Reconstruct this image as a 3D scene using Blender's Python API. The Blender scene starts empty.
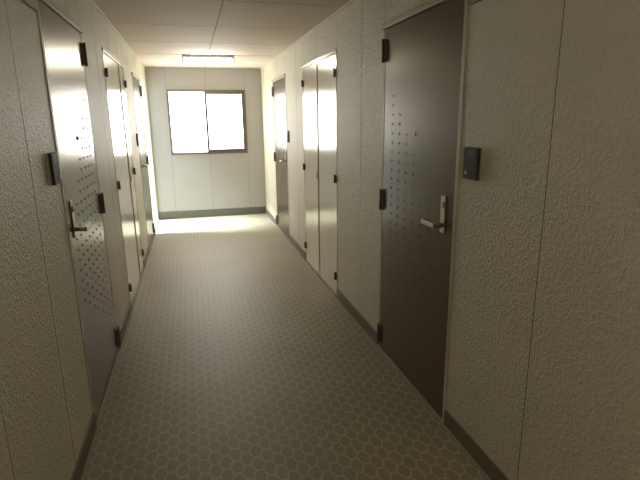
import bpy, bmesh, math
from mathutils import Vector, Matrix

scene = bpy.context.scene
COL = scene.collection

# ------------------------------------------------------------------ dimensions
XL, XR = -0.5726, 1.1462          # wall faces
H = 2.2977                        # ceiling
D = 7.9758                        # end wall
Y0 = -2.6                         # corridor closes behind the viewer
SEAM = (XL + XR) / 2

# ------------------------------------------------------------------ materials
def new_mat(name):
    m = bpy.data.materials.new(name)
    m.use_nodes = True
    nt = m.node_tree
    b = nt.nodes['Principled BSDF']
    return m, nt, b

def simple(name, col, rough=.5, metal=0., coat=0., spec=.5, coat_rough=.1):
    m, nt, b = new_mat(name)
    b.inputs['Base Color'].default_value = (*col, 1)
    b.inputs['Roughness'].default_value = rough
    b.inputs['Metallic'].default_value = metal
    b.inputs['Specular IOR Level'].default_value = spec
    b.inputs['Coat Weight'].default_value = coat
    b.inputs['Coat Roughness'].default_value = coat_rough
    return m

def add_bump(nt, b, height_socket, strength, dist):
    bp = nt.nodes.new('ShaderNodeBump')
    bp.inputs['Strength'].default_value = strength
    bp.inputs['Distance'].default_value = dist
    nt.links.new(height_socket, bp.inputs['Height'])
    nt.links.new(bp.outputs['Normal'], b.inputs['Normal'])
    return bp

def mathn(nt, op, a, bb=None, clamp=False):
    n = nt.nodes.new('ShaderNodeMath'); n.operation = op; n.use_clamp = clamp
    for i, v in enumerate((a, bb)):
        if v is None: continue
        if isinstance(v, (int, float)): n.inputs[i].default_value = v
        else: nt.links.new(v, n.inputs[i])
    return n.outputs[0]

def stucco(name, c1, c2, rough, bump, spec=.5, scale=170., coat=0., dist=.0016):
    """embossed, lightly glossy wall sheet"""
    m, nt, b = new_mat(name)
    tc = nt.nodes.new('ShaderNodeTexCoord')
    n1 = nt.nodes.new('ShaderNodeTexNoise')
    n1.inputs['Scale'].default_value = scale
    n1.inputs['Detail'].default_value = 4
    n1.inputs['Roughness'].default_value = .65
    nt.links.new(tc.outputs['Object'], n1.inputs['Vector'])
    r = nt.nodes.new('ShaderNodeMapRange')
    r.inputs['From Min'].default_value = .38
    r.inputs['From Max'].default_value = .62
    nt.links.new(n1.outputs['Fac'], r.inputs['Value'])
    n3 = nt.nodes.new('ShaderNodeTexNoise')
    n3.inputs['Scale'].default_value = scale * .5
    n3.inputs['Detail'].default_value = 1
    nt.links.new(tc.outputs['Object'], n3.inputs['Vector'])
    r3 = nt.nodes.new('ShaderNodeMapRange')
    r3.inputs['From Min'].default_value = .45
    r3.inputs['From Max'].default_value = .7
    nt.links.new(n3.outputs['Fac'], r3.inputs['Value'])
    hh = mathn(nt, 'ADD', mathn(nt, 'MULTIPLY', r.outputs['Result'], .7), mathn(nt, 'MULTIPLY', r3.outputs['Result'], 1.2))
    add_bump(nt, b, hh, bump, dist)
    n2 = nt.nodes.new('ShaderNodeTexNoise')
    n2.inputs['Scale'].default_value = 2.2
    n2.inputs['Detail'].default_value = 3
    nt.links.new(tc.outputs['Object'], n2.inputs['Vector'])
    mx = nt.nodes.new('ShaderNodeMix'); mx.data_type = 'RGBA'
    mx.inputs[6].default_value = (*c1, 1); mx.inputs[7].default_value = (*c2, 1)
    nt.links.new(n2.outputs['Fac'], mx.inputs[0])
    nt.links.new(mx.outputs[2], b.inputs['Base Color'])
    b.inputs['Roughness'].default_value = rough
    b.inputs['Specular IOR Level'].default_value = spec
    b.inputs['Coat Weight'].default_value = coat
    b.inputs['Coat Roughness'].default_value = .2
    return m

def hex_floor(name):
    """vinyl sheet printed and embossed with small elongated hexagons"""
    m, nt, b = new_mat(name)
    L = nt.links
    tc = nt.nodes.new('ShaderNodeTexCoord')
    mp = nt.nodes.new('ShaderNodeMapping')
    # flat-topped cells: columns .047 apart, cells .088 apart along a column
    mp.inputs['Scale'].default_value = (math.sqrt(3) / 2 / .047, 1 / .088, 1)
    mp.inputs['Location'].default_value = (50.13, 50.37, 0)
    L.new(tc.outputs['Object'], mp.inputs['Vector'])
    sep = nt.nodes.new('ShaderNodeSeparateXYZ'); L.new(mp.outputs['Vector'], sep.inputs[0])
    R3 = math.sqrt(3)
    def cell(off):
        x = mathn(nt, 'SUBTRACT', mathn(nt, 'MODULO', mathn(nt, 'ADD', sep.outputs[0], off * R3 / 2), R3), R3 / 2)
        y = mathn(nt, 'SUBTRACT', mathn(nt, 'MODULO', mathn(nt, 'ADD', sep.outputs[1], off * .5), 1.), .5)
        x = mathn(nt, 'ABSOLUTE', x); y = mathn(nt, 'ABSOLUTE', y)
        k = mathn(nt, 'ADD', mathn(nt, 'MULTIPLY', x, R3 / 2), mathn(nt, 'MULTIPLY', y, .5))
        return mathn(nt, 'MAXIMUM', y, k)
    d = mathn(nt, 'MINIMUM', cell(0), cell(1))          # 0 centre .. .5 edge
    edge = nt.nodes.new('ShaderNodeMapRange'); edge.interpolation_type = 'SMOOTHSTEP'
    edge.inputs['From Min'].default_value = .39
    edge.inputs['From Max'].default_value = .50
    nw = nt.nodes.new('ShaderNodeTexNoise'); nw.inputs['Scale'].default_value = 60
    nw.inputs['Detail'].default_value = 2
    L.new(tc.outputs['Object'], nw.inputs['Vector'])
    L.new(mathn(nt, 'ADD', d, mathn(nt, 'MULTIPLY', mathn(nt, 'SUBTRACT', nw.outputs['Fac'], .5), .16)), edge.inputs['Value'])
    nz = nt.nodes.new('ShaderNodeTexNoise'); nz.inputs['Scale'].default_value = 190
    nz.inputs['Detail'].default_value = 3
    L.new(tc.outputs['Object'], nz.inputs['Vector'])
    nb = nt.nodes.new('ShaderNodeTexNoise'); nb.inputs['Scale'].default_value = 1.7
    nb.inputs['Detail'].default_value = 4
    L.new(tc.outputs['Object'], nb.inputs['Vector'])
    mx = nt.nodes.new('ShaderNodeMix'); mx.data_type = 'RGBA'
    mx.inputs[6].default_value = (.26, .226, .153, 1)
    mx.inputs[7].default_value = (.41, .362, .258, 1)
    L.new(edge.outputs['Result'], mx.inputs[0])
    f = mathn(nt, 'ADD', mathn(nt, 'MULTIPLY', nz.outputs['Fac'], .8), mathn(nt, 'MULTIPLY', nb.outputs['Fac'], .35))
    f = mathn(nt, 'ADD', f, .43)
    sc = nt.nodes.new('ShaderNodeVectorMath'); sc.operation = 'SCALE'
    L.new(mx.outputs[2], sc.inputs[0]); L.new(f, sc.inputs['Scale'])
    L.new(sc.outputs[0], b.inputs['Base Color'])
    b.inputs['Roughness'].default_value = .5
    b.inputs['Specular IOR Level'].default_value = .35
    h = mathn(nt, 'ADD', edge.outputs['Result'], mathn(nt, 'MULTIPLY', nz.outputs['Fac'], .35))
    add_bump(nt, b, h, .35, .0012)
    return m

def brushed(name, col, rough, metal, spec=.5, tint=(1., 1., 1.)):
    """painted or brushed door sheet with a faint long grain"""
    m, nt, b = new_mat(name)
    tc = nt.nodes.new('ShaderNodeTexCoord')
    mp = nt.nodes.new('ShaderNodeMapping'); mp.inputs['Scale'].default_value = (60, 60, 1.2)
    nt.links.new(tc.outputs['Object'], mp.inputs['Vector'])
    n = nt.nodes.new('ShaderNodeTexNoise'); n.inputs['Scale'].default_value = 3
    n.inputs['Detail'].default_value = 3
    nt.links.new(mp.outputs['Vector'], n.inputs['Vector'])
    r = nt.nodes.new('ShaderNodeMapRange')
    r.inputs['To Min'].default_value = rough * .97; r.inputs['To Max'].default_value = rough * 1.03
    nt.links.new(n.outputs['Fac'], r.inputs['Value'])
    nt.links.new(r.outputs['Result'], b.inputs['Roughness'])
    b.inputs['Base Color'].default_value = (*col, 1)
    b.inputs['Metallic'].default_value = metal
    b.inputs['Specular IOR Level'].default_value = spec
    b.inputs['Specular Tint'].default_value = (*tint, 1)
    return m

def emit(name, col, strength):
    m, nt, b = new_mat(name)
    b.inputs['Base Color'].default_value = (.8, .8, .8, 1)
    b.inputs['Roughness'].default_value = .3
    b.inputs['Emission Color'].default_value = (*col, 1)
    b.inputs['Emission Strength'].default_value = strength
    return m

WIN = 9.0
M = dict(
    wall=stucco('wall_sheet', (.67, .635, .49), (.71, .672, .52), .47, 1., spec=.36, scale=120., dist=.0036),
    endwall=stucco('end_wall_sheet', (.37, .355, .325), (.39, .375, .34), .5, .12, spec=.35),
    groove=simple('panel_joint', (.10, .095, .065), .7),
    floor=hex_floor('hexagon_vinyl'),
    ceiling=stucco('ceiling_board', (.64, .55, .45), (.67, .575, .47), .75, .1, spec=.2, scale=90),
    cove=simple('cove_trim', (.60, .55, .45), .4),
    base=simple('vinyl_baseboard', (.15, .135, .095), .6),
    edge=simple('floor_edge_strip', (.33, .30, .24), .7),
    door=brushed('bronze_grey_door_sheet', (.115, .092, .064), .26, .1, spec=.42, tint=(1., .9, .76)),
    frame=simple('door_frame_metal', (.46, .43, .335), .45, 0.),
    black=simple('dark_hinge_metal', (.12, .106, .082), .45, .3),
    steel=simple('satin_steel', (.42, .385, .30), .36, 1.),
    cream=brushed('cream_cupboard_sheet', (.59, .53, .385), .18, 0., spec=.65, tint=(1., .94, .82)),
    intercom=simple('dark_intercom_plastic', (.055, .046, .032), .6, spec=.15),
    plate=simple('tan_plate', (.42, .33, .20), .45),
    plateedge=simple('brown_plate_edge', (.10, .055, .025), .5),
    bronze=simple('bronze_window_metal', (.15, .118, .10), .4, .2),
    pane=emit('frosted_pane_lit_by_sky', (1., .975, .91), WIN),
    white=simple('glare_darkened_enamel', (.18, .165, .165), .5),  # white housing enamel, coloured dark to imitate contrast with the tube's glare
    tube=emit('lit_fluorescent_tube', (1., .94, .76), 80.),
    rubber=simple('cap_plastic', (.3, .29, .28), .5),
)

def clear_glass():
    m = bpy.data.materials.new('clear_glass'); m.use_nodes = True
    nt = m.node_tree; nt.nodes.clear()
    out = nt.nodes.new('ShaderNodeOutputMaterial')
    tr = nt.nodes.new('ShaderNodeBsdfTransparent'); tr.inputs[0].default_value = (.95, .97, .96, 1)
    gl = nt.nodes.new('ShaderNodeBsdfGlossy'); gl.inputs['Roughness'].default_value = .02
    mx = nt.nodes.new('ShaderNodeMixShader'); mx.inputs[0].default_value = .06
    nt.links.new(tr.outputs[0], mx.inputs[1]); nt.links.new(gl.outputs[0], mx.inputs[2])
    nt.links.new(mx.outputs[0], out.inputs[0])
    return m
M['glass'] = clear_glass()

# ------------------------------------------------------------------ mesh helpers
def box(bm, x0, x1, y0, y1, z0, z1, mi=0, bev=0.):
    x0, x1 = sorted((x0, x1)); y0, y1 = sorted((y0, y1)); z0, z1 = sorted((z0, z1))
    t = bmesh.new()
    bmesh.ops.create_cube(t, size=1)
    for v in t.verts:
        v.co = Vector(((x0 + x1) / 2 + v.co.x * (x1 - x0), (y0 + y1) / 2 + v.co.y * (y1 - y0), (z0 + z1) / 2 + v.co.z * (z1 - z0)))
    if bev > 0:
        bmesh.ops.bevel(t, geom=list(t.edges), offset=bev, segments=2, profile=.6, affect='EDGES')
    for f in t.faces: f.material_index = mi
    merge(bm, t)

def merge(bm, t):
    me = bpy.data.meshes.new('tmp'); t.to_mesh(me); t.free()
    bm.from_mesh(me); bpy.data.meshes.remove(me)

def cyl(bm, a, b, r, r2=None, seg=20, mi=0, bev=0.):
    a, b = Vector(a), Vector(b); d = b - a
    t = bmesh.new()
    bmesh.ops.create_cone(t, cap_ends=True, segments=seg, radius1=r, radius2=r if r2 is None else r2, depth=d.length)
    if bev:
        es = [e for e in t.edges if len(e.link_faces) == 2 and any(len(f.verts) > 4 for f in e.link_faces)]
        bmesh.ops.bevel(t, geom=es, offset=bev, segments=2, affect='EDGES')
    rot = d.to_track_quat('Z', 'Y').to_matrix().to_4x4()
    bmesh.ops.transform(t, matrix=Matrix.Translation((a + b) / 2) @ rot, verts=t.verts)
    for f in t.faces: f.material_index = mi; f.smooth = len(f.verts) == 4
    merge(bm, t)

def dome(bm, c, axis_x, r, h, mi=0):
    """low round stud pressed into a sheet; axis_x = +1/-1 is the way it stands out"""
    t = bmesh.new()
    bmesh.ops.create_uvsphere(t, u_segments=10, v_segments=6, radius=1)
    bmesh.ops.bisect_plane(t, geom=t.verts[:] + t.edges[:] + t.faces[:], plane_co=(0, 0, 0), plane_no=(0, 0, -1), clear_outer=True)
    for v in t.verts:
        v.co = Vector((c[0] + axis_x * v.co.z * h, c[1] + v.co.x * r, c[2] + v.co.y * r))
    bmesh.ops.recalc_face_normals(t, faces=t.faces)
    cen = Vector((c[0] - axis_x, c[1], c[2]))
    for f in t.faces:
        if f.normal.dot(f.calc_center_median() - cen) < 0: f.normal_flip()
        f.material_index = mi; f.smooth = True
    merge(bm, t)

def link(name, bm, mats, parent=None, origin=None):
    if not isinstance(mats, (list, tuple)): mats = [mats]
    org = Vector(origin) if origin is not None else (parent_world(parent) if parent else Vector((0, 0, 0)))
    bmesh.ops.translate(bm, vec=-org, verts=bm.verts)
    me = bpy.data.meshes.new(name); bm.to_mesh(me); bm.free()
    for m in mats: me.materials.append(m)
    o = bpy.data.objects.new(name, me); COL.objects.link(o)
    if parent:
        o.parent = parent
        o.location = org - parent_world(parent)
    else:
        o.location = org
    return o

def parent_world(o):
    v = Vector((0, 0, 0))
    while o: v += o.location; o = o.parent
    return v

def tag(o, label, cat, group=None, kind=None):
    o['label'] = label; o['category'] = cat
    if group: o['group'] = group
    if kind: o['kind'] = kind
    return o

def empty(name, loc):
    o = bpy.data.objects.new(name, None); COL.objects.link(o); o.location = loc
    o.empty_display_size = .1
    return o

def X(side, d):
    """x of a point standing d out of the wall face into the corridor"""
    return XR - d if side == 'R' else XL + d

def sbox(bm, side, d0, d1, y0, y1, z0, z1, mi=0, bev=0.):
    box(bm, X(side, d0), X(side, d1), y0, y1, z0, z1, mi, bev)

# ------------------------------------------------------------------ openings
FR = .03                                              # face width of a frame
DOORS = {                                            # side: (leaf near edge, leaf far edge)
    'R': [(1.97, 2.828), (5.985, 6.855)],
    'L': [(2.42, 3.262), (5.985, 6.83)],
}
CUPS = {'R': (3.865, 4.45, 5.01), 'L': (4.06, 4.87, 5.21)}
TOP = 2.005
EXIT = (6.95, 7.925)                                 # glazed opening at the end of the left wall
EXIT_TOP = 2.02

def openings(side):
    o = [(a - FR, b + FR, TOP + .036) for a, b in DOORS[side]]
    c = CUPS[side]
    o.append((c[0] - FR, c[2] + FR, TOP + FR))
    if side == 'L': o.append((EXIT[0] - .02, EXIT[1] + .02, EXIT_TOP + .02))
    return sorted(o)

SEAMS = {
    'R': [-1.6, -1.0, -.4, .2, .785, 1.385, 2.395, 2.855, 3.25, 3.835, 4.45, 5.04, 5.36, 5.95, 6.45, 6.89],
    'L': [-1.6, -1.0, -.4, .2, .815, 1.415, 2.0, 2.40, 2.99, 3.295, 3.76, 4.36, 4.9, 5.24, 5.62, 6.42, 6.86],
}
THICK = .1
def wall(side, name, label):
    bm = bmesh.new()
    ops = openings(side)
    cuts = sorted(set([Y0, D] + SEAMS[side] + [v for o in ops for v in o[:2]]))
    gap = .0042
    for a, b in zip(cuts[:-1], cuts[1:]):
        mid = (a + b) / 2
        z0 = 0.
        for o in ops:
            if o[0] < mid < o[1]: z0 = o[2]
        ga = gap if a in SEAMS[side] else 0
        gb = gap if b in SEAMS[side] else 0
        sbox(bm, side, 0, -THICK, a + ga, b - gb, z0, H, 0)
        for c, s in ((a, ga), (b, gb)):
            if s: sbox(bm, side, -.004, -THICK, c - .0043 if c == b else c, c if c == b else c + .0043, z0, H, 1)
    o = link(name, bm, [M['wall'], M['groove']])
    return tag(o, label, 'wall', kind='structure')

wall('L', 'wall_left', 'long cream textured panel wall on the left side of the corridor')
wall('R', 'wall_right', 'long cream textured panel wall on the right side of the corridor')

# end wall: panels with joints at the window edges
WX0, WX1, WZ0, WZ1 = -.295, .885, 1.008, 1.978
bm = bmesh.new()
cuts = [XL - .02, WX0 - .02, .289, WX1 + .005, XR + .1]
cuts_y = (D, D + .12)
g = .0015
def endpanel(a, b, z0, z1):
    box(bm, a + g, b - g, D, D + .12, z0, z1, 0)
endpanel(cuts[0] - g, WX0, 0, H)
endpanel(WX0, .289, 0, WZ0); endpanel(WX0, .289, WZ1, H)
endpanel(.289, WX1, 0, WZ0); endpanel(.289, WX1, WZ1, H)
endpanel(WX1, cuts[4], 0, H)
for x, zz in ((WX0, ((0, WZ0), (WZ1, H))), (.289, ((0, WZ0), (WZ1, H))), (WX1, ((0, WZ0), (WZ1, H)))):
    for z0, z1 in zz: box(bm, x - g, x + g, D + .004, D + .12, z0, z1, 1)
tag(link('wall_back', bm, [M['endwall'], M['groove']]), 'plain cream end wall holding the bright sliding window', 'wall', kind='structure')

bm = bmesh.new(); box(bm, XL - .1, XR + .1, Y0 - .1, Y0, 0, H)
tag(link('wall_front', bm, M['wall']), 'cream wall closing the corridor behind the viewer', 'wall', kind='structure')

bm = bmesh.new(); box(bm, XL - .1, XR + .1, Y0 - .1, D + .12, -.1, 0)
tag(link('floor', bm, M['floor']), 'beige vinyl corridor floor with a small hexagon pattern', 'floor', kind='structure')

# ceiling boards with joints
bm = bmesh.new()
ys = [Y0 - .1] + [3.642 + .932 * k for k in range(-6, 5) if Y0 < 3.642 + .932 * k < D] + [D + .12]
for a, b in zip(ys[:-1], ys[1:]):
    for x0, x1 in ((XL - .1, SEAM), (SEAM, XR + .1)):
        box(bm, x0 + .004, x1 - .004, a + .007, b - .007, H, H + .05, 0)
box(bm, XL - .1, XR + .1, Y0 - .1, D + .12, H + .004, H + .1, 1)
tag(link('ceiling', bm, [M['ceiling'], M['groove']]), 'low beige board ceiling with thin joints', 'ceiling', kind='structure')

# cove trims, baseboards, floor edge strips
n = 0
for side, nm in (('L', 'left'), ('R', 'right')):
    bm = bmesh.new()
    sbox(bm, side, 0, .014, Y0, D, H - .014, H, 0, .003)
    n += 1
    tag(link('trim_%d' % n, bm, M['cove']), 'thin cream cove strip where the %s wall meets the ceiling' % nm, 'trim', kind='structure')
    bm = bmesh.new(); bs = bmesh.new()
    edges = [Y0] + [v for o in openings(side) for v in o[:2]] + [D]
    for a, b in zip(edges[0::2], edges[1::2]):
        if b - a > .03:
            sbox(bm, side, 0, .010, a, b - .001, 0, .085, 0, .002)
    for a, b in zip(edges[:-1], edges[1:]):
        pass
    tag(link('baseboard_' + nm, bm, M['base']), 'dark brown vinyl baseboard along the %s wall' % nm, 'baseboard', kind='structure')
    n += 1
    sbox(bs, side, .010, .018, Y0, D - .012, 0, .004)
    tag(link('trim_%d' % n, bs, M['edge']), 'pale thin strip where the floor meets the %s wall' % nm, 'trim', kind='structure')
bm = bmesh.new(); box(bm, XL + .011, XR - .011, D - .010, D, 0, .12, 0, .002)
tag(link('baseboard_back', bm, simple('grey_baseboard', (.115, .11, .09), .5)), 'grey baseboard along the end wall under the window', 'baseboard', kind='structure')

# ------------------------------------------------------------------ hinge, frames, doors
def hinge_bm(side, ye, z0, z1, out, big=True):
    """ye = leaf edge at the hinge side; out = +1 if the frame lies at larger y"""
    bm = bmesh.new()
    if big:
        cyl(bm, (X(side, .016), ye + out * .002, z0), (X(side, .016), ye + out * .002, z1), .0085, bev=.0015)
        zm = (z0 + z1) / 2
        sbox(bm, side, .002, .012, ye - out * .030, ye, z0 + .004, z1 - .004, 0, .0015)
        sbox(bm, side, .010, .0165, ye + out * .002, ye + out * .024, z0 + .004, z1 - .004, 0, .0015)
        for zz in (zm - .035, zm + .035):
            cyl(bm, (X(side, .010), ye - out * .019, zz), (X(side, .0135), ye - out * .019, zz), .004, seg=12)
    else:
        cyl(bm, (X(side, .014), ye + out * .002, z0), (X(side, .014), ye + out * .002, z1), .008, bev=.001)
        sbox(bm, side, .002, .011, ye - out * .020, ye, z0 + .003, z1 - .003, 0, .001)
        sbox(bm, side, .008, .014, ye, ye + out * .016, z0 + .003, z1 - .003, 0, .001)
    return bm

def frame_bm(side, a, b, proj=.004, head=.016, hh=.036):
    bm = bmesh.new()
    sbox(bm, side, -.07, proj, a - FR, a - .003, 0, TOP + .004, 0, .0015)
    sbox(bm, side, -.07, proj, b + .003, b + FR, 0, TOP + .004, 0, .0015)
    sbox(bm, side, -.07, head, a - FR, b + FR, TOP + .004, TOP + hh, 0, .002)
    # stop behind the leaf, sill
    sbox(bm, side, -.07, -.045, a - .004, b + .004, .006, TOP + .004, 1)
    sbox(bm, side, -.045, .006, a - .004, b + .004, 0, .007, 2, .001)
    return bm

ndoor = 0
def make_door(side, a, b, label):
    global ndoor
    ndoor += 1
    root = empty('door_%d' % ndoor, (X(side, 0), (a + b) / 2, 0))
    tag(root, label, 'door', 'bronze grey apartment doors', 'structure')
    link('frame', frame_bm(side, a, b), [M['frame'], M['black'], M['edge']], root)
    bm = bmesh.new()
    sbox(bm, side, .002, -.040, a, b, .010, TOP, 0, .0015)
    sgn = -1 if side == 'R' else 1
    for k in range(7):
        for r in range(2 * k, 26 - k):
            yy = b - .130 - .098 * k
            zz = 1.631 - .0525 * r
            dome(bm, (X(side, .002), yy, zz), sgn, .0066, .0038)
    link('leaf', bm, M['door'], root)
    for z0, z1 in ((1.825, 1.955), (.948, 1.078), (.045, .175)):
        link('hinge', hinge_bm(side, b, z0, z1, 1), M['black'], root)
    # handle: long plate, lever, cylinder
    yc = a + .085
    bm = bmesh.new(); sbox(bm, side, .002, .009, yc - .022, yc + .022, .968, 1.148, 0, .0025)
    hp = link('handle_plate', bm, M['steel'], root)
    bm = bmesh.new()
    cyl(bm, (X(side, .008), yc, 1.006), (X(side, .054), yc, 1.006), .0105)
    sbox(bm, side, .047, .062, yc - .012, yc + .120, .995, 1.018, 0, .005)
    link('lever', bm, [M['steel'], M['black']], hp)
    bm = bmesh.new()
    cyl(bm, (X(side, .008), yc, 1.105), (X(side, .016), yc, 1.105), .013, bev=.0015)
    sbox(bm, side, .0155, .0168, yc - .0015, yc + .0015, 1.098, 1.112, 1)
    link('keyhole', bm, [M['steel'], M['black']], hp)
    bm = bmesh.new()
    cyl(bm, (X(side, .002), (a + b) / 2, 1.425), (X(side, .008), (a + b) / 2, 1.425), .011, mi=0, bev=.0015)
    cyl(bm, (X(side, .008), (a + b) / 2, 1.425), (X(side, .0086), (a + b) / 2, 1.425), .006, mi=1)
    link('peephole', bm, [M['steel'], M['black']], root)
    return root

make_door('R', *DOORS['R'][0], 'dark bronze studded door nearest on the right wall')
make_door('R', *DOORS['R'][1], 'grey studded door on the right wall near the window, beyond the cream cupboard')
make_door('L', *DOORS['L'][0], 'shiny studded door nearest on the left wall, reflecting the window')
make_door('L', *DOORS['L'][1], 'narrow-looking studded door at the far end of the left wall')

def make_cupboard(side, label):
    a, m, b = CUPS[side]
    root = empty('utility_cupboard', (X(side, 0), (a + b) / 2, 0))
    tag(root, label, 'cupboard', 'cream double-door cupboards set in the walls')
    link('frame', frame_bm(side, a, b, .003, .008, FR), [M['cream'], M['black'], M['edge']], root)
    doors = []
    for (p, q, ye, out) in ((a, m - .004, a, -1), (m + .004, b, b, 1)):
        bm = bmesh.new(); sbox(bm, side, .001, -.030, p, q, .010, TOP, 0, .0015)
        dr = link('door', bm, M['cream'], root)
        for z0, z1 in ((1.83, 1.895), (.995, 1.062), (.15, .218)):
            link('hinge', hinge_bm(side, ye, z0, z1, out, False), M['black'], dr)
        doors.append(dr)
    bm = bmesh.new(); sbox(bm, side, .0, .008, m - .012, m + .008, .012, TOP - .002, 0, .001)
    link('meeting_strip', bm, M['cream'], doors[0])
    bm = bmesh.new()
    sbox(bm, side, .001, .010, m + .014, m + .040, .965, 1.03, 0, .002)
    cyl(bm, (X(side, .010), m + .027, .985), (X(side, .015), m + .027, .985), .007, seg=14)
    link('latch', bm, M['black'], doors[1])
make_cupboard('R', 'cream double-door cupboard in the right wall between two dark doors')
make_cupboard('L', 'glossy cream cupboard in the left wall between two studded doors')

# ------------------------------------------------------------------ intercoms, number plates
def make_intercom(side, y0, y1, label):
    root = empty('intercom', (X(side, 0), (y0 + y1) / 2, 1.25))
    tag(root, label, 'intercom', 'dark door intercoms')
    bm = bmesh.new(); sbox(bm, side, -.003, .004, y0 - .002, y1 + .002, 1.248, 1.384, 0, .001)
    link('back_plate', bm, M['rubber'], root)
    bm = bmesh.new(); sbox(bm, side, .004, .017, y0, y1, 1.25, 1.382, 0, .003)
    for k in range(5):
        sbox(bm, side, .0168, .0174, y0 + .03, y1 - .03, 1.345 + k * .006, 1.347 + k * .006, 1)
    link('body', bm, [M['intercom'], M['black']], root)
    bm = bmesh.new()
    yb = y1 - .026
    cyl(bm, (X(side, .0165), yb, 1.277), (X(side, .021), yb, 1.277), .008, seg=20, bev=.001)
    link('call_button', bm, M['steel'], root)['label'] = 'small pale round call button'

make_intercom('R', 1.775, 1.885, 'dark intercom box on the right wall beside the nearest bronze door')
make_intercom('L', 2.237, 2.337, 'dark intercom box on the left wall beside the nearest shiny door')
make_intercom('R', 5.805, 5.905, 'small-looking dark intercom on the right wall by the far grey door')
make_intercom('L', 5.805, 5.905, 'small-looking dark intercom on the left wall by the far studded door')

def make_plate(side, y0, y1, z0, edge, label):
    root = empty('number_plate', (X(side, 0), (y0 + y1) / 2, z0))
    tag(root, label, 'plate', 'plates above head height beside the near doors')
    bm = bmesh.new(); sbox(bm, side, -.003, .012, y0, y1, z0, z0 + .11, 0, .001)
    link('backing', bm, M[edge], root)
    bm = bmesh.new(); sbox(bm, side, .012, .014, y0 + .002, y1 - .002, z0 + .002, z0 + .108, 0)
    link('face', bm, M['plate'], root)
make_plate('R', 1.76, 1.912, 1.948, 'plateedge', 'brown-edged plate cut off at the top of the right wall beside the door')
make_plate('L', 2.21, 2.375, 1.945, 'plate', 'tan plate cut off at the top of the left wall beside the door')

# ------------------------------------------------------------------ windows
root = empty('window_1', ((WX0 + WX1) / 2, D, WZ0))
tag(root, 'bright sliding window with a bronze frame in the end wall', 'window', kind='structure')
FW = .022
bm = bmesh.new()
y0, y1 = D - .012, D + .075
box(bm, WX0, WX0 + FW, y0, y1, WZ0, WZ1, 0, .001); box(bm, WX1 - FW, WX1, y0, y1, WZ0, WZ1, 0, .001)
box(bm, WX0 + FW, WX1 - FW, y0, y1, WZ0, WZ0 + FW, 0, .001); box(bm, WX0 + FW, WX1 - FW, y0, y1, WZ1 - FW, WZ1, 0, .001)
link('window_frame', bm, M['bronze'], root)
def sash(x0, x1, y, sl, sr, rb, rt):
    z0, z1 = WZ0 + FW, WZ1 - FW
    bm = bmesh.new()
    box(bm, x0, x0 + sl, y, y + .025, z0, z1, 0, .001); box(bm, x1 - sr, x1, y, y + .025, z0, z1, 0, .001)
    box(bm, x0 + sl, x1 - sr, y, y + .025, z0, z0 + rb, 0, .001); box(bm, x0 + sl, x1 - sr, y, y + .025, z1 - rt, z1, 0, .001)
    s = link('sash', bm, M['bronze'], root)
    bm = bmesh.new(); box(bm, x0 + sl, x1 - sr, y + .010, y + .015, z0 + rb, z1 - rt)
    link('pane', bm, M['pane'], s)
    return s
MX = .277
s1 = sash(WX0 + FW, MX + .012, D + .040, .008, .020, .010, .010)
s2 = sash(MX - .018, WX1 - FW, D + .006, .036, .038, .050, .046)
bm = bmesh.new(); box(bm, MX - .006, MX + .006, D - .006, D + .006, 1.42, 1.49, 0, .002)
link('latch', bm, M['black'], s2)

root = empty('window_2', (XL, sum(EXIT) / 2, 0))
tag(root, 'tall bright glazed opening at the end of the left wall', 'window', kind='structure')
bm = bmesh.new()
a, b = EXIT
sbox(bm, 'L', -.06, .002, a - .02, a, 0, EXIT_TOP + .02, 0, .001); sbox(bm, 'L', -.06, .002, b, b + .02, 0, EXIT_TOP + .02, 0, .001)
sbox(bm, 'L', -.06, .002, a, b, EXIT_TOP, EXIT_TOP + .02, 0, .001); sbox(bm, 'L', -.06, .002, a, b, 0, .02, 0, .001)
link('window_frame', bm, M['cove'], root)
bm = bmesh.new(); sbox(bm, 'L', -.008, -.002, a, b, .02, EXIT_TOP)
link('pane', bm, M['glass'], root)

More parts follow.
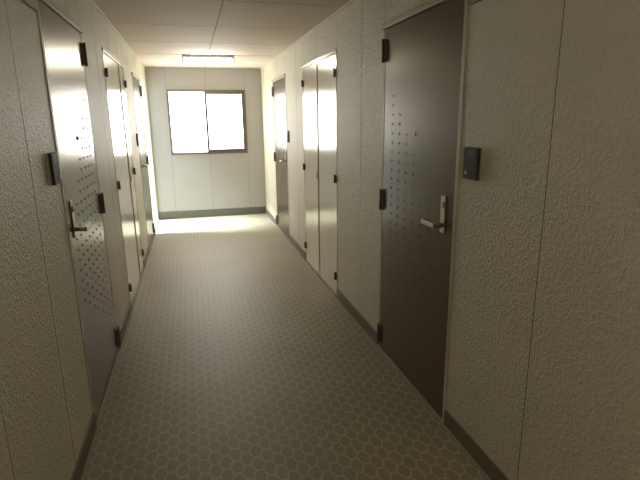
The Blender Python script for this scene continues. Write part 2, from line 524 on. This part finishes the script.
# ------------------------------------------------------------------ ceiling lamps
LX0, LX1 = -.022, .607
def make_lamp(LY, label):
    root = empty('ceiling_light', ((LX0 + LX1) / 2, LY, H))
    tag(root, label, 'lamp', 'fluorescent batten lights')
    bm = bmesh.new()
    prof = [(-.055, 0), (-.055, -.012), (-.030, -.036), (.030, -.036), (.055, -.012), (.055, 0)]
    vs = [[bm.verts.new((x, LY + p, H + q)) for p, q in prof] for x in (LX0, LX1)]
    k = len(prof)
    for i in range(k):
        j = (i + 1) % k
        bm.faces.new((vs[0][i], vs[0][j], vs[1][j], vs[1][i]))
    bm.faces.new(vs[0]); bm.faces.new(vs[1])
    bmesh.ops.recalc_face_normals(bm, faces=bm.faces)
    link('housing', bm, M['white'], root)
    for x0, x1 in ((LX0, LX0 + .018), (LX1 - .018, LX1)):
        bm = bmesh.new(); box(bm, x0, x1, LY - .018, LY + .018, H - .086, H - .035, 0, .004)
        link('socket', bm, M['rubber'], root)
    bm = bmesh.new(); cyl(bm, (LX0 + .018, LY, H - .064), (LX1 - .018, LY, H - .064), .015, seg=24)
    link('tube', bm, M['tube'], root)
make_lamp(6.50, 'lit fluorescent batten light across the ceiling in front of the window')
make_lamp(-.4, 'added fluorescent batten light behind the viewer, unseen, brightening the near walls')  # extra unseen lamp, added to lift the near walls

# ------------------------------------------------------------------ daylight
w = bpy.data.worlds.new('sky'); scene.world = w
w.use_nodes = True
bg = w.node_tree.nodes['Background']
bg.inputs[0].default_value = (.95, .98, 1., 1)
bg.inputs[1].default_value = 3.0

sun = bpy.data.lights.new('sun', 'SUN')
sun.energy = 31.0; sun.angle = math.radians(20); sun.color = (.80, .90, 1)
so = bpy.data.objects.new('sun', sun); COL.objects.link(so)
# low-left sun shining in through the side opening, pointing to +x, down
so.rotation_euler = Vector((.60, -.02, -.80)).to_track_quat('-Z', 'Y').to_euler()
so.location = (-3, 7.4, 4)

# ------------------------------------------------------------------ camera
f, yaw, pit, rol = 485.918, .2537536, -.2412974, -.0124224
cd = bpy.data.cameras.new('camera'); cam = bpy.data.objects.new('camera', cd); COL.objects.link(cam)
cd.sensor_fit = 'HORIZONTAL'; cd.sensor_width = 36; cd.lens = f / 640 * 36; cd.clip_start = .02
fw = Vector((math.sin(yaw) * math.cos(pit), math.cos(yaw) * math.cos(pit), math.sin(pit)))
r = fw.cross(Vector((0, 0, 1))).normalized(); u = r.cross(fw)
r2 = math.cos(rol) * r + math.sin(rol) * u; u2 = -math.sin(rol) * r + math.cos(rol) * u
cam.matrix_world = Matrix(((r2.x, u2.x, -fw.x, 0), (r2.y, u2.y, -fw.y, 0), (r2.z, u2.z, -fw.z, 1.5), (0, 0, 0, 1)))
scene.camera = cam

scene.view_settings.view_transform = 'Standard'
scene.view_settings.look = 'None'
scene.view_settings.gamma = 1
scene.view_settings.exposure = 0.33
scene.cycles.max_bounces = 16
scene.cycles.diffuse_bounces = 10
scene.cycles.glossy_bounces = 6
